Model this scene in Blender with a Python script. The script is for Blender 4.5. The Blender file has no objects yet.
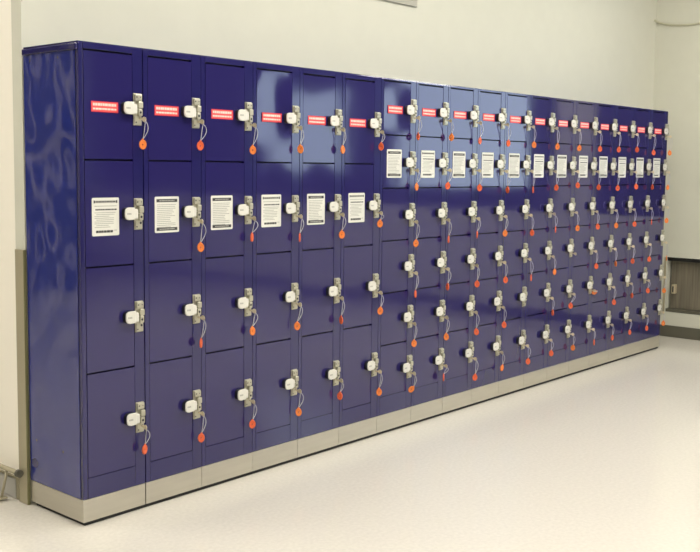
import bpy, bmesh, math, random
from mathutils import Vector, Matrix

random.seed(7)
SC = bpy.context.scene
COL = SC.collection

# ------------------------------------------------------------------ camera
cam_d = bpy.data.cameras.new('camera')
cam = bpy.data.objects.new('camera', cam_d)
COL.objects.link(cam)
SC.camera = cam
yaw, pit, rol = 0.85158, 0.087838, 0.010763
F = Vector((math.sin(yaw)*math.cos(pit), math.cos(yaw)*math.cos(pit), -math.sin(pit)))
Rt = Vector((math.cos(yaw), -math.sin(yaw), 0))
U = Rt.cross(F)
R2 = Rt*math.cos(rol) + U*math.sin(rol)
U2 = -Rt*math.sin(rol) + U*math.cos(rol)
m = Matrix((R2, U2, -F)).transposed().to_4x4()
m.translation = Vector((-2.16966, -3.27898, 1.44025))
cam.matrix_world = m
cam_d.sensor_width = 36
cam_d.lens = 979.84/700*36
cam_d.shift_x = 0.0038
cam_d.shift_y = -0.0317
cam_d.clip_end = 100

# ------------------------------------------------------------------ world (daylight outside the windows) and exposure
W = bpy.data.worlds.new('world')
SC.world = W
W.use_nodes = True
bg = W.node_tree.nodes['Background']
bg.inputs['Color'].default_value = (0.70, 0.86, 1.0, 1)
bg.inputs['Strength'].default_value = 3.2
SC.view_settings.view_transform = 'Standard'
SC.view_settings.look = 'None'
SC.view_settings.gamma = 1.0
SC.view_settings.use_curve_mapping = False
SC.view_settings.exposure = 0.0
TUBE = 43.0            # radiance of the ceiling diffusers

# ------------------------------------------------------------------ materials
def mat(name, col, rough=0.5, metal=0.0, ior=1.5, emit=None, noise=None, bump=None, spec=0.5, coat=0.0):
    m = bpy.data.materials.new(name); m.use_nodes = True
    nt = m.node_tree; b = nt.nodes['Principled BSDF']
    b.inputs['Base Color'].default_value = (*col, 1)
    b.inputs['Roughness'].default_value = rough
    b.inputs['Metallic'].default_value = metal
    b.inputs['IOR'].default_value = ior
    b.inputs['Specular IOR Level'].default_value = spec
    b.inputs['Coat Weight'].default_value = coat
    if emit:
        b.inputs['Emission Color'].default_value = (*emit[0], 1)
        b.inputs['Emission Strength'].default_value = emit[1]
    if noise or bump:
        tc = nt.nodes.new('ShaderNodeTexCoord')
    if noise:   # (scale xyz, amount, scale2)
        mp = nt.nodes.new('ShaderNodeMapping'); mp.inputs['Scale'].default_value = noise[0]
        nz = nt.nodes.new('ShaderNodeTexNoise'); nz.inputs['Scale'].default_value = noise[2]
        nz.inputs['Detail'].default_value = 3
        rp = nt.nodes.new('ShaderNodeMapRange')
        rp.inputs['From Min'].default_value = .3; rp.inputs['From Max'].default_value = .7
        rp.inputs['To Min'].default_value = 1-noise[1]; rp.inputs['To Max'].default_value = 1+noise[1]
        mx = nt.nodes.new('ShaderNodeVectorMath'); mx.operation = 'SCALE'
        mx.inputs[0].default_value = col
        nt.links.new(tc.outputs['Object'], mp.inputs['Vector'])
        nt.links.new(mp.outputs['Vector'], nz.inputs['Vector'])
        nt.links.new(nz.outputs['Fac'], rp.inputs['Value'])
        nt.links.new(rp.outputs['Result'], mx.inputs['Scale'])
        nt.links.new(mx.outputs['Vector'], b.inputs['Base Color'])
    if bump:    # (scale, distance, strength, space)
        gm = None
        src = tc.outputs['Object']
        if bump[3] == 'World':
            gm = nt.nodes.new('ShaderNodeNewGeometry'); src = gm.outputs['Position']
        n2 = nt.nodes.new('ShaderNodeTexNoise'); n2.inputs['Scale'].default_value = bump[0]
        n2.inputs['Detail'].default_value = 1.0
        bp = nt.nodes.new('ShaderNodeBump'); bp.inputs['Distance'].default_value = bump[1]
        bp.inputs['Strength'].default_value = bump[2]
        nt.links.new(src, n2.inputs['Vector'])
        nt.links.new(n2.outputs['Fac'], bp.inputs['Height'])
        nt.links.new(bp.outputs['Normal'], b.inputs['Normal'])
    return m

PAINT = (0.017, 0.015, 0.095)
M = dict(
    paint=mat('blue_enamel', PAINT, .10, ior=1.72, bump=(2.2, .004, .5, 'World')),
    door=mat('blue_enamel_door', (0.020, 0.016, 0.100), .08, ior=1.72, bump=(5.0, .0016, .5, 'World')),
    side=mat('blue_enamel_side_light', (0.018, 0.028, 0.19), .12, ior=1.95, bump=(3.6, .03, 1.0, 'World')),  # same enamel, tinted bluer for the different light on the side
    dark=mat('dark_gap_shade', (.008, .007, .02), .6),  # near-black so the gaps between doors read as shade
    steel=mat('brushed_steel', (.58, .55, .47), .38, metal=.75, noise=((1, 1, 14), .05, 3.0)),
    foot=mat('black_gap_shade', (.012, .012, .012), .7),  # black stands for shade below the plinths and in the recess head
    nickel=mat('nickel', (.80, .70, .50), .30, metal=.6),
    nickel_dull=mat('dull_nickel', (.50, .48, .38), .35, metal=.55),
    white=mat('white_plastic', (.66, .65, .59), .35),
    black=mat('black_plastic', (.01, .01, .015), .5),
    ink=mat('black_ink', (.03, .03, .03), .6),
    greyink=mat('grey_ink', (.33, .33, .30), .6),
    paper=mat('cream_paper_label', (.68, .68, .62), .45),
    red=mat('red_label', (.80, .085, .085), .45),
    redborder=mat('dark_red_border', (.55, .02, .05), .45),
    whiteink=mat('white_ink', (.95, .62, .55), .5),
    orange=mat('orange_plastic', (.76, .20, .035), .40),
    redor=mat('red_orange_plastic', (.70, .115, .035), .40),
    cord=mat('grey_cord', (.48, .48, .52), .5),
    wall=mat('white_painted_wall', (.61, .61, .52), .65, noise=((1, 1, 1), .012, 9.0)),
    cream=mat('cream_painted_wall', (.93, .89, .79), .55),
    endwall=mat('ivory_painted_wall', (.74, .72, .62), .6),
    floor=mat('cream_vinyl_floor', (.64, .61, .545), .16, noise=((1, 1, 1), .045, 60.0), ior=1.45),
    ceil=mat('white_ceiling', (.80, .80, .76), .8),
    darkwall=mat('dark_grey_panel', (.030, .030, .045), .5),
    guard=mat('tan_metal', (.40, .36, .25), .45, metal=.2),
    guard_shade=mat('shaded_tan_metal', (.20, .19, .09), .5, metal=.2),  # same tan metal, darkened for the guard's shaded face
    base=mat('dark_base_trim', (.10, .095, .07), .5),
    wood=mat('grey_brown_board', (.17, .15, .11), .55, noise=((1, 9, .4), .30, 6.0)),
    greyp=mat('light_grey_panel', (.42, .41, .38), .5),
    ventm=mat('grey_enamel', (.40, .39, .33), .5),
    cable=mat('cream_cable', (.52, .51, .38), .5),
    diffuser=mat('lit_diffuser', (.9, .9, .9), .5, emit=((1.0, .95, .87), TUBE)),
    glass=mat('window_glass', (1, 1, 1), 0, ior=1.45),
)
M['glass'].node_tree.nodes['Principled BSDF'].inputs['Transmission Weight'].default_value = 1

# ------------------------------------------------------------------ helpers
def MB():
    return bmesh.new()

def bx(b, x0, x1, y0, y1, z0, z1, bev=0.0, mi=0, seg=2):
    vs = [b.verts.new((x, y, z)) for x in (x0, x1) for y in (y0, y1) for z in (z0, z1)]
    fs = [b.faces.new([vs[i] for i in q]) for q in
          ((0, 1, 3, 2), (4, 6, 7, 5), (0, 4, 5, 1), (2, 3, 7, 6), (0, 2, 6, 4), (1, 5, 7, 3))]
    for f in fs: f.material_index = mi
    if bev:
        es = list({e for f in fs for e in f.edges})
        r = bmesh.ops.bevel(b, geom=es, offset=bev, segments=seg, profile=.5, affect='EDGES')
        for f in r['faces']: f.material_index = mi
    return fs

def prism(b, pts, y0, y1, bev=0.0, mi=0):
    """outline pts in x,z extruded from y0 (front) to y1"""
    a = [b.verts.new((x, y0, z)) for x, z in pts]
    c = [b.verts.new((x, y1, z)) for x, z in pts]
    n = len(pts)
    f0 = b.faces.new(a); f1 = b.faces.new(c[::-1])
    fs = [f0, f1]
    for i in range(n):
        fs.append(b.faces.new((a[(i+1) % n], a[i], c[i], c[(i+1) % n])))
    for f in fs: f.material_index = mi
    if bev:
        r = bmesh.ops.bevel(b, geom=list(f0.edges), offset=bev, segments=2, profile=.5, affect='EDGES')
        for f in r['faces']: f.material_index = mi
    return fs

def ellipse(cx, cz, rx, rz, n=20):
    return [(cx+rx*math.cos(2*math.pi*k/n), cz+rz*math.sin(2*math.pi*k/n)) for k in range(n)]

def tube(b, pts, r, n=8, mi=0, closed=False):
    pts = [Vector(p) for p in pts]
    rings = []
    N = len(pts)
    up = Vector((0.13, 0.05, 0.99)).normalized()
    prev = None
    for i, p in enumerate(pts):
        if closed: t = pts[(i+1) % N]-pts[i-1]
        else: t = pts[min(i+1, N-1)]-pts[max(i-1, 0)]
        t.normalize()
        if prev is None:
            a = t.cross(up)
            if a.length < .2: a = t.cross(Vector((1, 0, 0)))
        else:
            a = prev - t*prev.dot(t)
        a.normalize(); prev = a
        c = t.cross(a)
        rings.append([b.verts.new(p+r*(math.cos(2*math.pi*k/n)*a+math.sin(2*math.pi*k/n)*c)) for k in range(n)])
    rng = range(N if closed else N-1)
    for i in rng:
        A, B = rings[i], rings[(i+1) % N]
        for k in range(n):
            f = b.faces.new((A[k], A[(k+1) % n], B[(k+1) % n], B[k])); f.smooth = True; f.material_index = mi
    if not closed:
        b.faces.new(rings[0][::-1]).material_index = mi; b.faces.new(rings[-1]).material_index = mi

def obj(name, b, mats, parent=None, loc=(0, 0, 0), rot=(0, 0, 0), smooth=False):
    bmesh.ops.recalc_face_normals(b, faces=b.faces)
    me = bpy.data.meshes.new(name)
    b.to_mesh(me); b.free()
    if not isinstance(mats, (list, tuple)): mats = [mats]
    for mm in mats: me.materials.append(mm)
    if smooth:
        for p in me.polygons: p.use_smooth = True
    o = bpy.data.objects.new(name, me); COL.objects.link(o)
    o.parent = parent; o.location = loc; o.rotation_euler = rot
    return o

def tag(o, label, cat, group=None):
    o['label'] = label; o['category'] = cat
    if group: o['group'] = group
    return o

def empty(name, loc, label, cat, group=None):
    o = bpy.data.objects.new(name, None); COL.objects.link(o)
    o.location = loc; o.empty_display_size = .1
    return tag(o, label, cat, group)

def struct(name, b, mats, **k):
    o = obj(name, b, mats, **k); o['kind'] = 'structure'
    return o

def dup(o, parent=None, loc=None, rot=None):
    """copy of one object with copies of its children, all linked"""
    c = o.copy(); COL.objects.link(c); c.parent = parent
    if loc is not None: c.location = loc
    if rot is not None: c.rotation_euler = rot
    for ch in o.children: dup(ch, c)
    return c

# ------------------------------------------------------------------ dimensions
WY = 0.40          # back wall plane
XE = 6.05          # end wall plane
D = 0.387          # locker depth
H = 1.909          # locker height
HB = 0.110         # plinth height
W4, W6 = 0.305, 0.301
CEIL = 3.6

# ------------------------------------------------------------------ the room
b = MB(); bx(b, -6.5, XE+.3, -9.0, 6.0, -.12, 0)
struct('floor', b, M['floor'])
b = MB(); bx(b, -6.5, XE+.3, -9.0, 6.0, CEIL, CEIL+.1)
struct('ceiling', b, M['ceil'])
# wall behind the lockers; it ends at x = 0
b = MB(); bx(b, 0, XE, WY, WY+.075, 0, CEIL)
struct('wall_back', b, M['wall'])
# cream wall carrying on behind the end of that wall, in the plane of the locker side
b = MB()
bx(b, 0.004, .20, WY+.076, 6.0, 0, CEIL)
struct('wall_left', b, M['cream'])
# far side of the left-hand room and the wall behind the camera
b = MB(); bx(b, -6.5, 0.2, 6.0, 6.1, 0, CEIL)
struct('wall_hall_back', b, M['darkwall'])
for i, (xa, xb) in enumerate(((-1.75, -1.5), (-2.9, -2.75), (-4.3, -3.9))):  # light strips added out of view to streak the side panel's reflection
    b = MB(); bx(b, xa, xb, 5.93, 5.999, 0, CEIL)
    struct('trim_%d' % (4+i), b, M['cream'])
b = MB(); bx(b, -6.6, -6.5, -9, 6.0, 0, CEIL)
struct('wall_hall_side', b, M['endwall'])
b = MB(); bx(b, -6.5, XE, -9.1, -9.0, 0, CEIL)
struct('wall_front', b, M['darkwall'])

# end wall with the low recess and the two windows
NY0, NY1, NZ0, NZ1 = -0.25, 0.225, 0.215, 0.695
b = MB()
T = .22
bx(b, XE, XE+T, -9, NY0, 0, 1.04)
bx(b, XE, XE+T, NY0, WY, 0, NZ0)
bx(b, XE, XE+T, NY1, WY+.075, NZ0, NZ1)
bx(b, XE, XE+T, NY0, WY+.075, NZ1, 1.04)
bx(b, XE+.14, XE+T, NY0, NY1, NZ0, NZ1)
bx(b, XE, XE+T, -.12, WY+.075, 1.04, CEIL)
bx(b, XE, XE+T, -1.35, -.93, 1.04, CEIL)
struct('wall_right', b, M['wall'])
# dark shop-front panelling of the end wall around its windows
WA = (-5.35, -4.02, 1.38, 2.36)
WB = (-3.36, -1.62, 1.225, 2.75)
b = MB()
x0, x1 = XE+.02, XE+.14
bx(b, x0, x1, -.93, -.12, 1.04, CEIL)
bx(b, x0, x1, -9, WA[0], 1.04, CEIL)
bx(b, x0, x1, WA[1], WB[0], 1.04, CEIL)
bx(b, x0, x1, WB[1], -1.35, 1.04, CEIL)
for w in (WA, WB):
    bx(b, x0, x1, w[0], w[1], 1.04, w[2]); bx(b, x0, x1, w[0], w[1], w[3], CEIL)
struct('wall_right_panelling', b, M['darkwall'])
for i, w in enumerate((WA, WB)):
    b = MB(); e = .035
    bx(b, x0+.02, x0+.08, w[0], w[0]+e, w[2], w[3]); bx(b, x0+.02, x0+.08, w[1]-e, w[1], w[2], w[3])
    bx(b, x0+.02, x0+.08, w[0]+e, w[1]-e, w[2], w[2]+e); bx(b, x0+.02, x0+.08, w[0]+e, w[1]-e, w[3]-e, w[3])
    struct('window_%d' % (i+1), b, M['darkwall'])

# board at the back of the recess, black strip painting the head gap's shade, sill strip and the little chrome catch
b = MB()
bx(b, XE+.08, XE+.138, NY0+.002, NY1-.012, NZ0+.03, NZ1-.035)
t = obj('bench_back_board', b, M['wood'])
tag(t, 'grey brown streaked board set in the low recess of the end wall', 'board')
b = MB(); bx(b, XE+.03, XE+.078, .155, .185, .375, .455, bev=.004); bx(b, XE+.022, XE+.03, .166, .174, .39, .44, mi=1)
c = obj('latch', b, [M['nickel'], M['black']], t)
b = MB(); bx(b, XE+.012, XE+.138, NY0+.002, NY1-.002, NZ0+.001, NZ0+.028)
struct('trim_1', b, M['base'])
b = MB(); bx(b, XE+.02, XE+.138, NY0+.002, NY1-.002, NZ1-.033, NZ1-.001)
struct('trim_2', b, M['foot'])
b = MB(); bx(b, XE-.006, XE+.05, NY1+.001, NY1+.018, NZ0+.002, NZ1-.002, bev=.002)
struct('trim_3', b, M['guard'])
b = MB(); bx(b, XE-.012, XE-.0005, -9, WY-.001, .001, .100, bev=.002)
struct('baseboard_right', b, M['base'])

# steel guard on the wall corner behind the lockers
b = MB()
bx(b, -.014, -.001, WY-.005, WY+.060, 0.001, 1.085, bev=.002, mi=0)
bx(b, -.014, -.001, WY-.009, WY-.005, 0.001, 1.085, mi=1)  # front face, its shade put into the colour
g = obj('corner_guard', b, [M['guard'], M['guard_shade']])
tag(g, 'tan metal corner guard strip on the wall end, behind the near locker side', 'corner guard')
# bumper rail on the cream wall
r = empty('bumper_rail', (-.033, WY+.030, .135), 'low dull metal bumper rail running along the foot of the cream wall', 'rail')
b = MB(); tube(b, [(.002, y, 0) for y in (.006, .3, .9, 1.6, 2.4)], .010, 12)
obj('rail_bar', b, M['guard'], r)
b = MB(); tube(b, [(.0, y, 0) for y in (-.012, -.004, .002, .006)], .0165, 14)
obj('end_cap', b, M['base'], r)
for yy in (.105, .75, 1.4):
    b = MB()
    tube(b, [(.006, yy, -.008), (-.008, yy-.004, -.06), (-.026, yy-.010, -.118)], .006, 8)
    bx(b, -.044, -.008, yy-.030, yy+.010, -.1245, -.117, bev=.002)
    obj('support_leg', b, M['guard'], r)
# kick panel below the rail
k = empty('kick_panel', (.0, WY+.078, 0), 'grey framed kick panel low on the cream wall, below the bumper rail', 'panel')
b = MB(); bx(b, -.006, .0035, .002, .62, .002, .098)
obj('panel_frame', b, M['guard'], k)
b = MB(); bx(b, -.010, -.0062, .018, .60, .004, .090, bev=.003)
obj('panel_sheet', b, M['greyp'], k)

# air vent on the back wall, cut by the top of the picture
v = empty('air_vent', (2.33, WY, 2.41), 'grey slatted air vent high on the wall above the lockers', 'vent')
b = MB(); L, Hh, e = .305, .34, .035
bx(b, -L, L, -.014, -.001, 0, e, bev=.003); bx(b, -L, L, -.014, -.001, Hh-e, Hh, bev=.003)
bx(b, -L, -L+e, -.014, -.001, e, Hh-e, bev=.003); bx(b, L-e, L, -.014, -.001, e, Hh-e, bev=.003)
obj('vent_frame', b, M['ventm'], v)
b = MB(); bx(b, -L+e, L-e, -.003, -.001, e, Hh-e)
obj('vent_backing', b, M['black'], v)
b = MB()
for j in range(8):
    z = e+.022+j*.032
    vs = [b.verts.new(p) for p in ((-L+e, -.012, z), (L-e-.03, -.012, z), (L-e-.03, -.004, z+.018), (-L+e, -.004, z+.018))]
    b.faces.new(vs)
o = obj('vent_slats', b, M['ventm'], v)
md = o.modifiers.new('solid', 'SOLIDIFY'); md.thickness = .0015

# cable across the end wall and round the corner
b = MB()
P = [(XE-.050, WY-.008, 2.728), (XE-.035, WY-.009, 2.726), (XE-.018, WY-.014, 2.721)]
for y, z in ((.375, 2.714), (.35, 2.705), (.30, 2.692), (.25, 2.682), (.20, 2.676), (.137, 2.673), (.07, 2.673), (.017, 2.676), (-.04, 2.681), (-.10, 2.688), (-.25, 2.70), (-.5, 2.71), (-1.0, 2.71)):
    P.append((XE-.009, y, z))
tube(b, P, .008, 8)
t = obj('wall_cable', b, M['cable'])
tag(t, 'thin cream cable sagging along the end wall, high in the corner', 'cable')

# ceiling lights
def ceiling_light(x, y):
    e = empty('ceiling_light', (x, y, CEIL-.001), 'long fluorescent ceiling light', 'ceiling light', 'fluorescent ceiling lights out of the picture')
    b = MB(); bx(b, -.65, .65, -.17, .17, -.03, 0, bev=.004); obj('light_housing', b, M['white'], e)
    b = MB(); bx(b, -.62, .62, -.14, .14, -.036, -.0305); obj('diffuser', b, M['diffuser'], e)
    return e
L0 = None
for x, y in [(.3, -1.5), (2.3, -1.5), (4.7, -1.35), (-2.5, -1.5), (.3, -4.2), (2.6, -4.2), (4.6, -4.2), (-2.5, -4.2), (-.5, -7), (3, -7), (-1.6, 1.6), (-2.6, 4.2)]:  # last two added over the left room to brighten the cream wall
    if L0 is None: L0 = ceiling_light(x, y)
    else: dup(L0, loc=(x, y, CEIL-.001))

# ------------------------------------------------------------------ the lockers
ORD = ['first', 'second', 'third', 'fourth', 'fifth', 'sixth', 'seventh', 'eighth', 'ninth', 'tenth', 'eleventh',
       'twelfth', 'thirteenth', 'fourteenth', 'fifteenth', 'sixteenth', 'seventeenth', 'eighteenth']

def words(b, x0, x1, z, h, y, mi, rnd, gap=.25, wmin=1.2, wmax=4.0):
    """one line of tiny printed words as thin raised ink strips"""
    x = x0
    while x < x1-h*.6:
        w = min(h*rnd.uniform(wmin, wmax), x1-x)
        bx(b, x, x+w, y-.0002, y, z-h/2, z+h/2, mi=mi)
        x += w+h*gap*rnd.uniform(.8, 1.6)

def rrect(x0, x1, z0, z1, r, n=4):
    pts = []
    for cx, cz, a0 in ((x1-r, z0+r, -90), (x1-r, z1-r, 0), (x0+r, z1-r, 90), (x0+r, z0+r, 180)):
        for k in range(n+1):
            a = math.radians(a0+90*k/n)
            pts.append((cx+r*math.cos(a), cz+r*math.sin(a)))
    return pts

def red_sticker():
    rnd = random.Random(3)
    b = MB()
    w, h = .063, .021
    prism(b, rrect(-w, w, -h, h, .002), -.0006, .0, mi=1)
    prism(b, rrect(-w+.003, w-.003, -h+.003, h-.003, .001), -.0009, -.0006, mi=0)
    words(b, -w+.008, w-.010, .0085, .010, -.0009, 2, rnd, gap=.16, wmin=.7, wmax=1.4)
    words(b, -w+.008, w-.008, -.0085, .007, -.0009, 2, rnd, gap=.22, wmin=.9, wmax=2.2)
    return obj('warning_sticker', b, [M['red'], M['redborder'], M['whiteink']])

def notice(kind):
    rnd = random.Random(11+kind)
    b = MB()
    w, h = .0635, .0755
    prism(b, rrect(-w, w, -h, h, .006), -.0007, 0, mi=0)
    y = -.0007
    if kind == 0:     # grey bar with black ends on top, bold line, bold foot line
        bx(b, -w+.008, w-.008, y-.0002, y, h-.021, h-.011, mi=2)
        bx(b, -w+.008, -w+.014, y-.0003, y-.0002, h-.0215, h-.0105, mi=1); bx(b, w-.014, w-.008, y-.0003, y-.0002, h-.0215, h-.0105, mi=1)
        words(b, -w+.018, w-.018, h-.016, .004, y-.0002, 1, rnd, gap=.4)
        words(b, -w+.012, w-.012, h-.033, .0030, y, 2, rnd)
        words(b, -w+.016, w-.010, h-.047, .0058, y, 1, rnd, gap=.2, wmin=.7, wmax=1.6)
        for j in range(9):
            words(b, -w+.012+.008*(j % 3 == 1), w-.012-rnd.uniform(0, .04), h-.059-.0072*j, .0026, y, 2, rnd)
        words(b, -w+.018, w-.030, -h+.017, .0095, y, 1, rnd, gap=.12, wmin=.8, wmax=1.8)
        words(b, w-.026, w-.010, -h+.021, .003, y, 2, rnd)
    else:             # black bar at the top and at the foot
        for zz in (h-.017, -h+.015):
            bx(b, -w+.009, w-.009, y-.0002, y, zz-.0065, zz+.0065, mi=1)
            words(b, -w+.024, w-.024, zz, .0045, y-.0002, 2, rnd, gap=.25)
        for j in range(13):
            x0 = -w+.012
            words(b, x0, w-.012-rnd.uniform(0, .035), h-.034-.0078*j, .0030, y, 2, rnd)
    return obj('notice_sticker', b, [M['paper'], M['ink'], M['greyink']])

def coin_lock():
    """lock plate on the frame strip, origin at its centre; knob, key core"""
    b = MB()
    hz = .064
    prism(b, rrect(-.019, .020, -hz, hz, .002), -.0035, 0, bev=.0008, mi=0)
    bx(b, -.016, .018, -.013, -.0035, .034, .061, bev=.003, mi=0)      # upper block
    bx(b, -.004, .019, -.019, -.0035, .004, .032, bev=.004, mi=0)      # mid block
    bx(b, -.002, .018, -.016, -.0035, -.026, .002, bev=.003, mi=0)
    bx(b, -.016, .018, -.008, -.0035, -.061, -.028, bev=.002, mi=0)    # lower block
    for cx, cz, r, yy in ((-.009, .049, .0032, -.013), (.009, .049, .0022, -.013), (-.010, -.052, .0032, -.008), (.007, -.012, .0050, -.016), (.009, -.037, .0050, -.008)):
        prism(b, ellipse(cx, cz, r, r, 10), yy-.0006, yy, mi=1)
    pl = obj('lock_plate', b, [M['nickel_dull'], M['black']])
    # knob: white D-shaped cap on a dark body
    pts = []
    x1, xl, zz = .0, -.046, .0250
    for k in range(13):
        a = math.radians(90+180*k/12)
        pts.append((-.028+.020*math.cos(a)*1.0, zz*math.copysign(abs(math.sin(a))**.55, math.sin(a))))
    pts = [(x1, zz)]+pts+[(x1, -zz)]
    pts = [(x-.031, z+.003) for x, z in pts]
    b = MB(); prism(b, pts, -.027, -.0205, bev=.0035, mi=0)
    bx(b, -.070, -.065, -.0273, -.027, -.001, .006, mi=1); bx(b, -.063, -.058, -.0273, -.027, -.001, .006, mi=1); bx(b, -.056, -.051, -.0273, -.027, -.001, .006, mi=1)
    bx(b, -.0345, -.014, -.024, -.004, -.018, .020, bev=.003, mi=0)
    kn = obj('lock_knob', b, [M['white'], M['greyink']], pl)
    b = MB(); prism(b, [((x+.057)*.97-.057, z*.97) for x, z in pts], -.0205, -.001)
    obj('knob_body', b, M['black'], pl)
    return pl

def door_mesh(w, h, warp, seed):
    """door panel, origin at lower left front corner; slightly dished sheet with folded edge"""
    rnd = random.Random(seed)
    b = MB()
    nx, nz = 10, 12
    rad = .0
    a1, a2, ph = rnd.uniform(-1, 1), rnd.uniform(-1, 1), rnd.uniform(0, 6)
    def yy(u, v):
        e = math.sin(math.pi*u)*math.sin(math.pi*v)
        return warp*(e*(.8+a1*math.cos(3.1*v+ph))+.5*a2*math.sin(math.pi*u)*math.sin(2*math.pi*v))
    us = [0, .004, .010]+[.010+.98*i/nx for i in range(1, nx)]+[.990, .996, 1]
    vs_ = [0, .003, .007]+[.007+.986*i/nz for i in range(1, nz)]+[.993, .997, 1]
    g = []
    for i, u in enumerate(us):
        row = []
        for j, v in enumerate(vs_):
            edge = i in (0, len(us)-1) or j in (0, len(vs_)-1)
            row.append(b.verts.new((u*w, rad if edge else yy(u, v), v*h)))
        g.append(row)
    for i in range(len(us)-1):
        for j in range(len(vs_)-1):
            f = b.faces.new((g[i][j], g[i+1][j], g[i+1][j+1], g[i][j+1])); f.smooth = 0 < i < len(us)-2 and 0 < j < len(vs_)-2
    # back rim
    loop = [g[i][0] for i in range(len(us))]+[g[-1][j] for j in range(1, len(vs_))]+[g[i][-1] for i in range(len(us)-2, -1, -1)]+[g[0][j] for j in range(len(vs_)-2, 0, -1)]
    back = [b.verts.new((q.co.x, .016, q.co.z)) for q in loop]
    n = len(loop)
    for i in range(n): b.faces.new((loop[i], back[i], back[(i+1) % n], loop[(i+1) % n]))
    b.faces.new(back)
    return b

def body_mesh(w, n, z0, z1, first):
    b = MB()
    s = .0009
    X0, X1 = s, w-(.0038 if first else s)
    dl, dr = .0225, .2515
    bx(b, X0, X1, .019, D, HB+.0, H-.004, mi=1)                   # carcass, coloured near-black for the shade in the door gaps
    bx(b, X0, dl, 0, .019, HB, H-.0005, bev=.004 if first else .0012)   # left stile
    bx(b, dr+.001, X1, 0, .019, HB, H-.0005, bev=.0012)           # right stile
    bx(b, dl+.0005, dr+.0005, .0, .019, HB, z1+.0010, bev=.0012)   # sill
    bx(b, dl+.0005, dr+.0005, .0, .019, z0+.004, H-.0005, bev=.0012)  # head
    return b

KNOBX = .273
STK = red_sticker(); NOT = [notice(0), notice(1)]; LOCK = coin_lock()
PROTO = {'stk': STK, 'n0': NOT[0], 'n1': NOT[1], 'lock': LOCK}
used = set()
def take(key, parent, loc, rot=(0, 0, 0)):
    """first use moves the built one itself, later ones are copies"""
    o = PROTO[key]
    if key not in used:
        used.add(key); o.parent = parent; o.location = loc; o.rotation_euler = rot
        return o
    return dup(o, parent, loc, rot)

NK = [0, 1, 1, 0, 1, 0, 1, 0, 1, 0, 1, 0, 1, 0, 1, 0, 1, 0]
WARP = {(3, 0): .0045, (4, 0): .0010, (6, 0): .0040, (3, 1): .0008, (4, 1): .0008}
units = []
for c in range(18):
    n = 4 if c < 6 else 6
    w = W4 if c < 6 else W6
    X = c*W4 if c < 6 else 6*W4+(c-6)*W6
    z0, z1 = (1.882, .193) if n == 4 else (1.896, .207)
    if n == 4:
        lab = 'tall blue steel locker column with four wide doors, %s from the left end' % ORD[c]
        grp = 'four-door locker columns'
    else:
        lab = 'tall blue steel locker column with six small doors, %s from the left end' % ORD[c]
        grp = 'six-door locker columns'
    u = empty('locker_unit', (X, 0, 0), lab, 'locker', grp)
    units.append(u)
    bd = obj('locker_body', body_mesh(w, n, z0, z1, c == 0), [M['paint'], M['dark']], u)
    if c == 0:
        b = MB(); bx(b, -.0015, .0008, .0195, D-.001, HB+.0005, H-.030)
        for yy, zz in ((.335, .291), (.138, .280), (.338, 1.855), (.135, 1.857)):
            q = [b.verts.new((-.0019, yy+.0055*math.cos(a*math.pi/5), zz+.0055*math.sin(a*math.pi/5))) for a in range(10)]
            f = b.faces.new(q); f.material_index = 1
        q = [b.verts.new((-.0018, .350+.026*math.cos(a*math.pi/8), .19+.020*math.sin(a*math.pi/8))) for a in range(16)]
        f = b.faces.new(q); f.material_index = 2
        sp = obj('side_panel', b, [M['side'], M['black'], M['paint']], u)
    b = MB(); bx(b, .0011 if c else -.001, w-.0011, .001, D, H-.0035, H+.004, bev=.001)
    obj('top_panel', b, M['paint'], u)
    if c == 0:
        b = MB(); bx(b, -.011, .0005, .0005, D-.001, H-.030, H-.004, bev=.005)
        obj('top_lip', b, M['paint'], u)
    b = MB(); gp = .0014 if c < 2 else .0009 if c in (3, 4, 5, 7, 8, 12, 13) else .0005
    bx(b, gp if c else .0, w-(.0035 if c == 0 else gp), .001, D-.001, .017, HB-.0015, bev=.001)
    bx(b, .012 if c == 0 else .0, w, .012, D-.02, .001, .017, mi=1)  # set-back black foot paints the shadow line under the plinth
    obj('plinth', b, [M['steel'], M['foot']], u)
    b = MB(); bx(b, .004, w-.002, .006, D-.01, HB-.002, HB+.002)  # dark strip in the joint between plinth and carcass
    obj('plinth_gap_strip', b, M['dark'], bd)
    # doors
    dh = (z0-z1)/n
    gap = .0068
    for r in range(n):
        zc = z0-(r+.5)*dh
        dw = .2505-.0245
        rnd = random.Random(c*17+r*5+2)
        key = (c, r)
        b = door_mesh(dw, dh-gap, WARP.get(key, rnd.uniform(.0001, .0005)), c*31+r)
        # a hair of slack on the hinges: each door sits at its own tiny angle
        d = obj('door', b, M['door'], u, (.0245, .0006, zc-dh/2+gap/2), (math.radians(rnd.gauss(0, .12)), 0, math.radians(-abs(rnd.gauss(0, .12)))))
        if r == 0:
            take('stk', d, (.119-.0245, -.0012, dh/2-gap/2-.004 if n == 4 else dh/2-gap/2-.006))
        if r == 1:
            take('n%d' % NK[c], d, (.117-.0245, -.0012, dh/2-gap/2-.013 if n == 4 else dh/2-gap/2-.010))
        take('lock', u, (KNOBX, -.0002, zc-.006))

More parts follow.
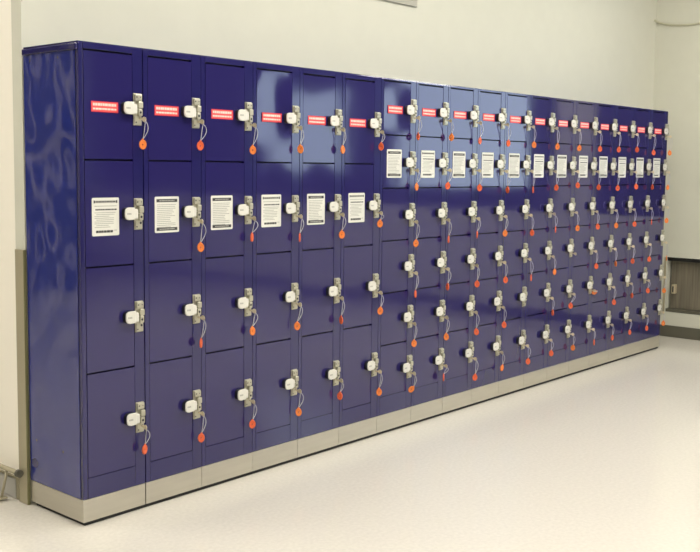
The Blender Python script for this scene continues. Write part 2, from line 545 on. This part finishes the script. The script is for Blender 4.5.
# ------------------------------------------------------------------ keys with tags hanging in the locks (offset from the lock, colour + how the tag is turned)
TAGS = [
    [(0.278,-0.141,'of'), None, None, (0.278,-0.133,'rm')],
    [(0.275,-0.139,'rf'), (0.274,-0.152,'of'), (0.276,-0.148,'re'), (0.277,-0.146,'rf')],
    [(0.275,-0.151,'of'), (0.272,-0.123,'re'), (0.274,-0.131,'om'), (0.278,-0.144,'rf')],
    [(0.277,-0.141,'om'), (0.278,-0.139,'re'), (0.264,-0.142,'of'), (0.278,-0.143,'of')],
    [(0.275,-0.137,'om'), (0.276,-0.138,'of'), (0.277,-0.148,'re'), (0.276,-0.116,'rm')],
    [(0.272,-0.115,'rm'), (0.272,-0.094,'of'), (0.286,-0.134,'of'), (0.283,-0.147,'of')],
    [(0.283,-0.138,'re'), (0.277,-0.130,'om'), (0.281,-0.157,'of'), (0.282,-0.156,'re'), (0.278,-0.149,'of'), (0.281,-0.130,'of')],
    [(0.296,-0.133,'om'), (0.271,-0.126,'rf'), (0.286,-0.150,'re'), (0.286,-0.142,'re'), (0.281,-0.150,'of'), (0.264,-0.104,'re')],
    [(0.285,-0.145,'rm'), (0.291,-0.140,'rf'), (0.276,-0.137,'re'), (0.287,-0.150,'rf'), (0.288,-0.158,'rf'), (0.289,-0.154,'rf')],
    [(0.296,-0.151,'rm'), (0.300,-0.155,'re'), (0.284,-0.141,'of'), (0.303,-0.151,'rf'), (0.298,-0.151,'rf'), (0.293,-0.141,'om')],
    [(0.300,-0.153,'of'), (0.303,-0.158,'re'), (0.305,-0.152,'rm'), (0.308,-0.162,'re'), None, (0.299,-0.144,'rf')],
    [(0.300,-0.158,'of'), (0.302,-0.147,'rm'), (0.305,-0.144,'re'), (0.309,-0.145,'om'), (0.298,-0.138,'re'), (0.294,-0.131,'rf')],
    [(0.300,-0.161,'of'), (0.288,-0.133,'rf'), (0.307,-0.146,'of'), None, (0.242,-0.115,'rf'), (0.297,-0.134,'om')],
    [(0.299,-0.160,'rf'), (0.299,-0.149,'rm'), (0.299,-0.147,'rf'), (0.298,-0.148,'rf'), (0.324,-0.066,'of'), (0.306,-0.135,'re')],
    [(0.295,-0.159,'rf'), (0.296,-0.157,'rf'), (0.290,-0.150,'of'), (0.303,-0.150,'oe'), (0.296,-0.154,'rf'), (0.293,-0.138,'rm')],
    [(0.293,-0.153,'rm'), (0.296,-0.149,'rf'), (0.297,-0.150,'rf'), (0.289,-0.150,'rm'), (0.299,-0.133,'re'), (0.279,-0.131,'rm')],
    [(0.282,-0.170,'rf'), (0.288,-0.155,'re'), (0.297,-0.146,'re'), (0.284,-0.154,'rf'), (0.273,-0.119,'rf'), (0.279,-0.135,'rm')],
    [(0.282,-0.167,'of'), (0.278,-0.161,'om'), (0.278,-0.143,'of'), (0.306,-0.166,'oe'), (0.283,-0.146,'of'), (0.292,-0.131,'of')],
]
def key_shaft():
    b = MB()
    bx(b, -.0015, .0015, -.018, 0, -.0035, .0035)
    # bow of the key
    prism_pts = ellipse(0, 0, .011, .010, 14)
    fs = prism(b, prism_pts, -.001, .001)
    vs = list({v for f in fs for v in f.verts})
    bmesh.ops.rotate(b, verts=vs, cent=(0, 0, 0), matrix=Matrix.Rotation(math.radians(90), 3, 'Z'))
    bmesh.ops.translate(b, verts=vs, vec=(0, -.024, 0))
    tube(b, [(0, -.029+.006*math.cos(a), -.006+.006*math.sin(a)) for a in [2*math.pi*k/10 for k in range(10)]], .0009, 6, closed=True)
    return obj('key_shaft', b, M['nickel'])

def cord_loop(E, Tp, bulge, seed):
    rnd = random.Random(seed)
    b = MB()
    N = 10
    def strand(s):
        out = []
        for i in range(N+1):
            t = i/N
            p = E.lerp(Tp, t)
            k = math.sin(math.pi*t**.8)
            out.append(p+Vector((s*bulge*k+.006*math.sin(math.pi*t), -.004*k*s, 0)))
        return out
    a = strand(1); c = strand(-.40)
    tube(b, a+c[::-1][1:-1], .0015, 6, closed=True)
    return obj('cord_loop', b, M['cord'], smooth=True)

def tag_mesh(red):
    b = MB()
    N = 20; rx, rz = .0150, .0200
    def ring(sx, y):
        return [b.verts.new((sx*rx*math.cos(2*math.pi*k/N), y, sx*rz*math.sin(2*math.pi*k/N)-rz)) for k in range(N)]
    rs = [ring(.16, -.0022), ring(.62, -.0022), ring(.72, -.0036), ring(.92, -.0036), ring(1.0, -.002), ring(1.0, .002), ring(.92, .0036), ring(.72, .0036), ring(.62, .0022), ring(.16, .0022)]
    for i in range(len(rs)):
        A, B = rs[i], rs[(i+1) % len(rs)]
        for k in range(N):
            f = b.faces.new((A[k], A[(k+1) % N], B[(k+1) % N], B[k])); f.smooth = False
    bx(b, -.004, .004, -.002, .002, -.003, .004, bev=.0008)
    return obj('key_tag', b, M['redor'] if red else M['orange'])

SHAFT = key_shaft(); TG = {'o': tag_mesh(False), 'r': tag_mesh(True)}
taken = set()
def use(o, parent, loc, rot):
    if o.name not in taken:
        taken.add(o.name); c = o
    else:
        c = o.copy(); COL.objects.link(c)
    c.parent = parent; c.location = loc; c.rotation_euler = rot
    return c
TURN = {'f': 0, 'm': 38, 'e': 72}
for c in range(18):
    n = 4 if c < 6 else 6
    X = c*W4 if c < 6 else 6*W4+(c-6)*W6
    z0, z1 = (1.882, .193) if n == 4 else (1.896, .207)
    for r in range(n):
        t = TAGS[c][r]
        rnd = random.Random(c*101+r*7)
        zc = z0-(r+.5)*(z0-z1)/n-.006
        if t is None and not (c, r) in ((12, 3),): continue
        colr = 'orange' if (t and t[2][0] == 'o') else 'red-orange'
        row = ORD[r] if r < n-1 else 'bottom'
        if r == 0: row = 'top'
        lab = 'key with %s tag in the %s door, %s locker column from the left' % (colr, row, ORD[c])
        if t is None: lab = 'key without a tag in the %s door, %s locker column from the left' % (row, ORD[c])
        kx, kz = KNOBX+.006, zc-.037
        e = empty('locker_key', (X+kx, -.0088, kz), lab, 'key', 'tagged keys in the locker locks')
        turn = rnd.uniform(-4, 16)
        use(SHAFT, e, (0, 0, 0), (math.radians(rnd.uniform(-3, 8)), 0, math.radians(turn)))
        if t is None: continue
        E = Vector((.032*math.sin(math.radians(turn)), -.032*math.cos(math.radians(turn)), -.010))
        Tc = Vector((t[0]-kx, -.022, t[1]+.006-(-.037)-.006+.0))       # tag centre
        Tp = Tc+Vector((0, 0, .020))
        cd = cord_loop(E, Tp, rnd.uniform(.005, .015), c*13+r)
        cd.parent = e
        view = math.atan2(X+.28+2.17, 3.25)      # tags happen to be turned towards the camera side by different amounts
        yawt = -view*.8+math.radians(TURN[t[2][1]]*rnd.choice((1, 1, -1)) + rnd.uniform(-8, 8))
        tilt = math.radians({(13, 4): 60, (6, 5): 40, (9, 5): 20}.get((c, r), rnd.uniform(-7, 7)))
        use(TG[t[2][0]], e, tuple(Tp), (0, tilt, yawt))
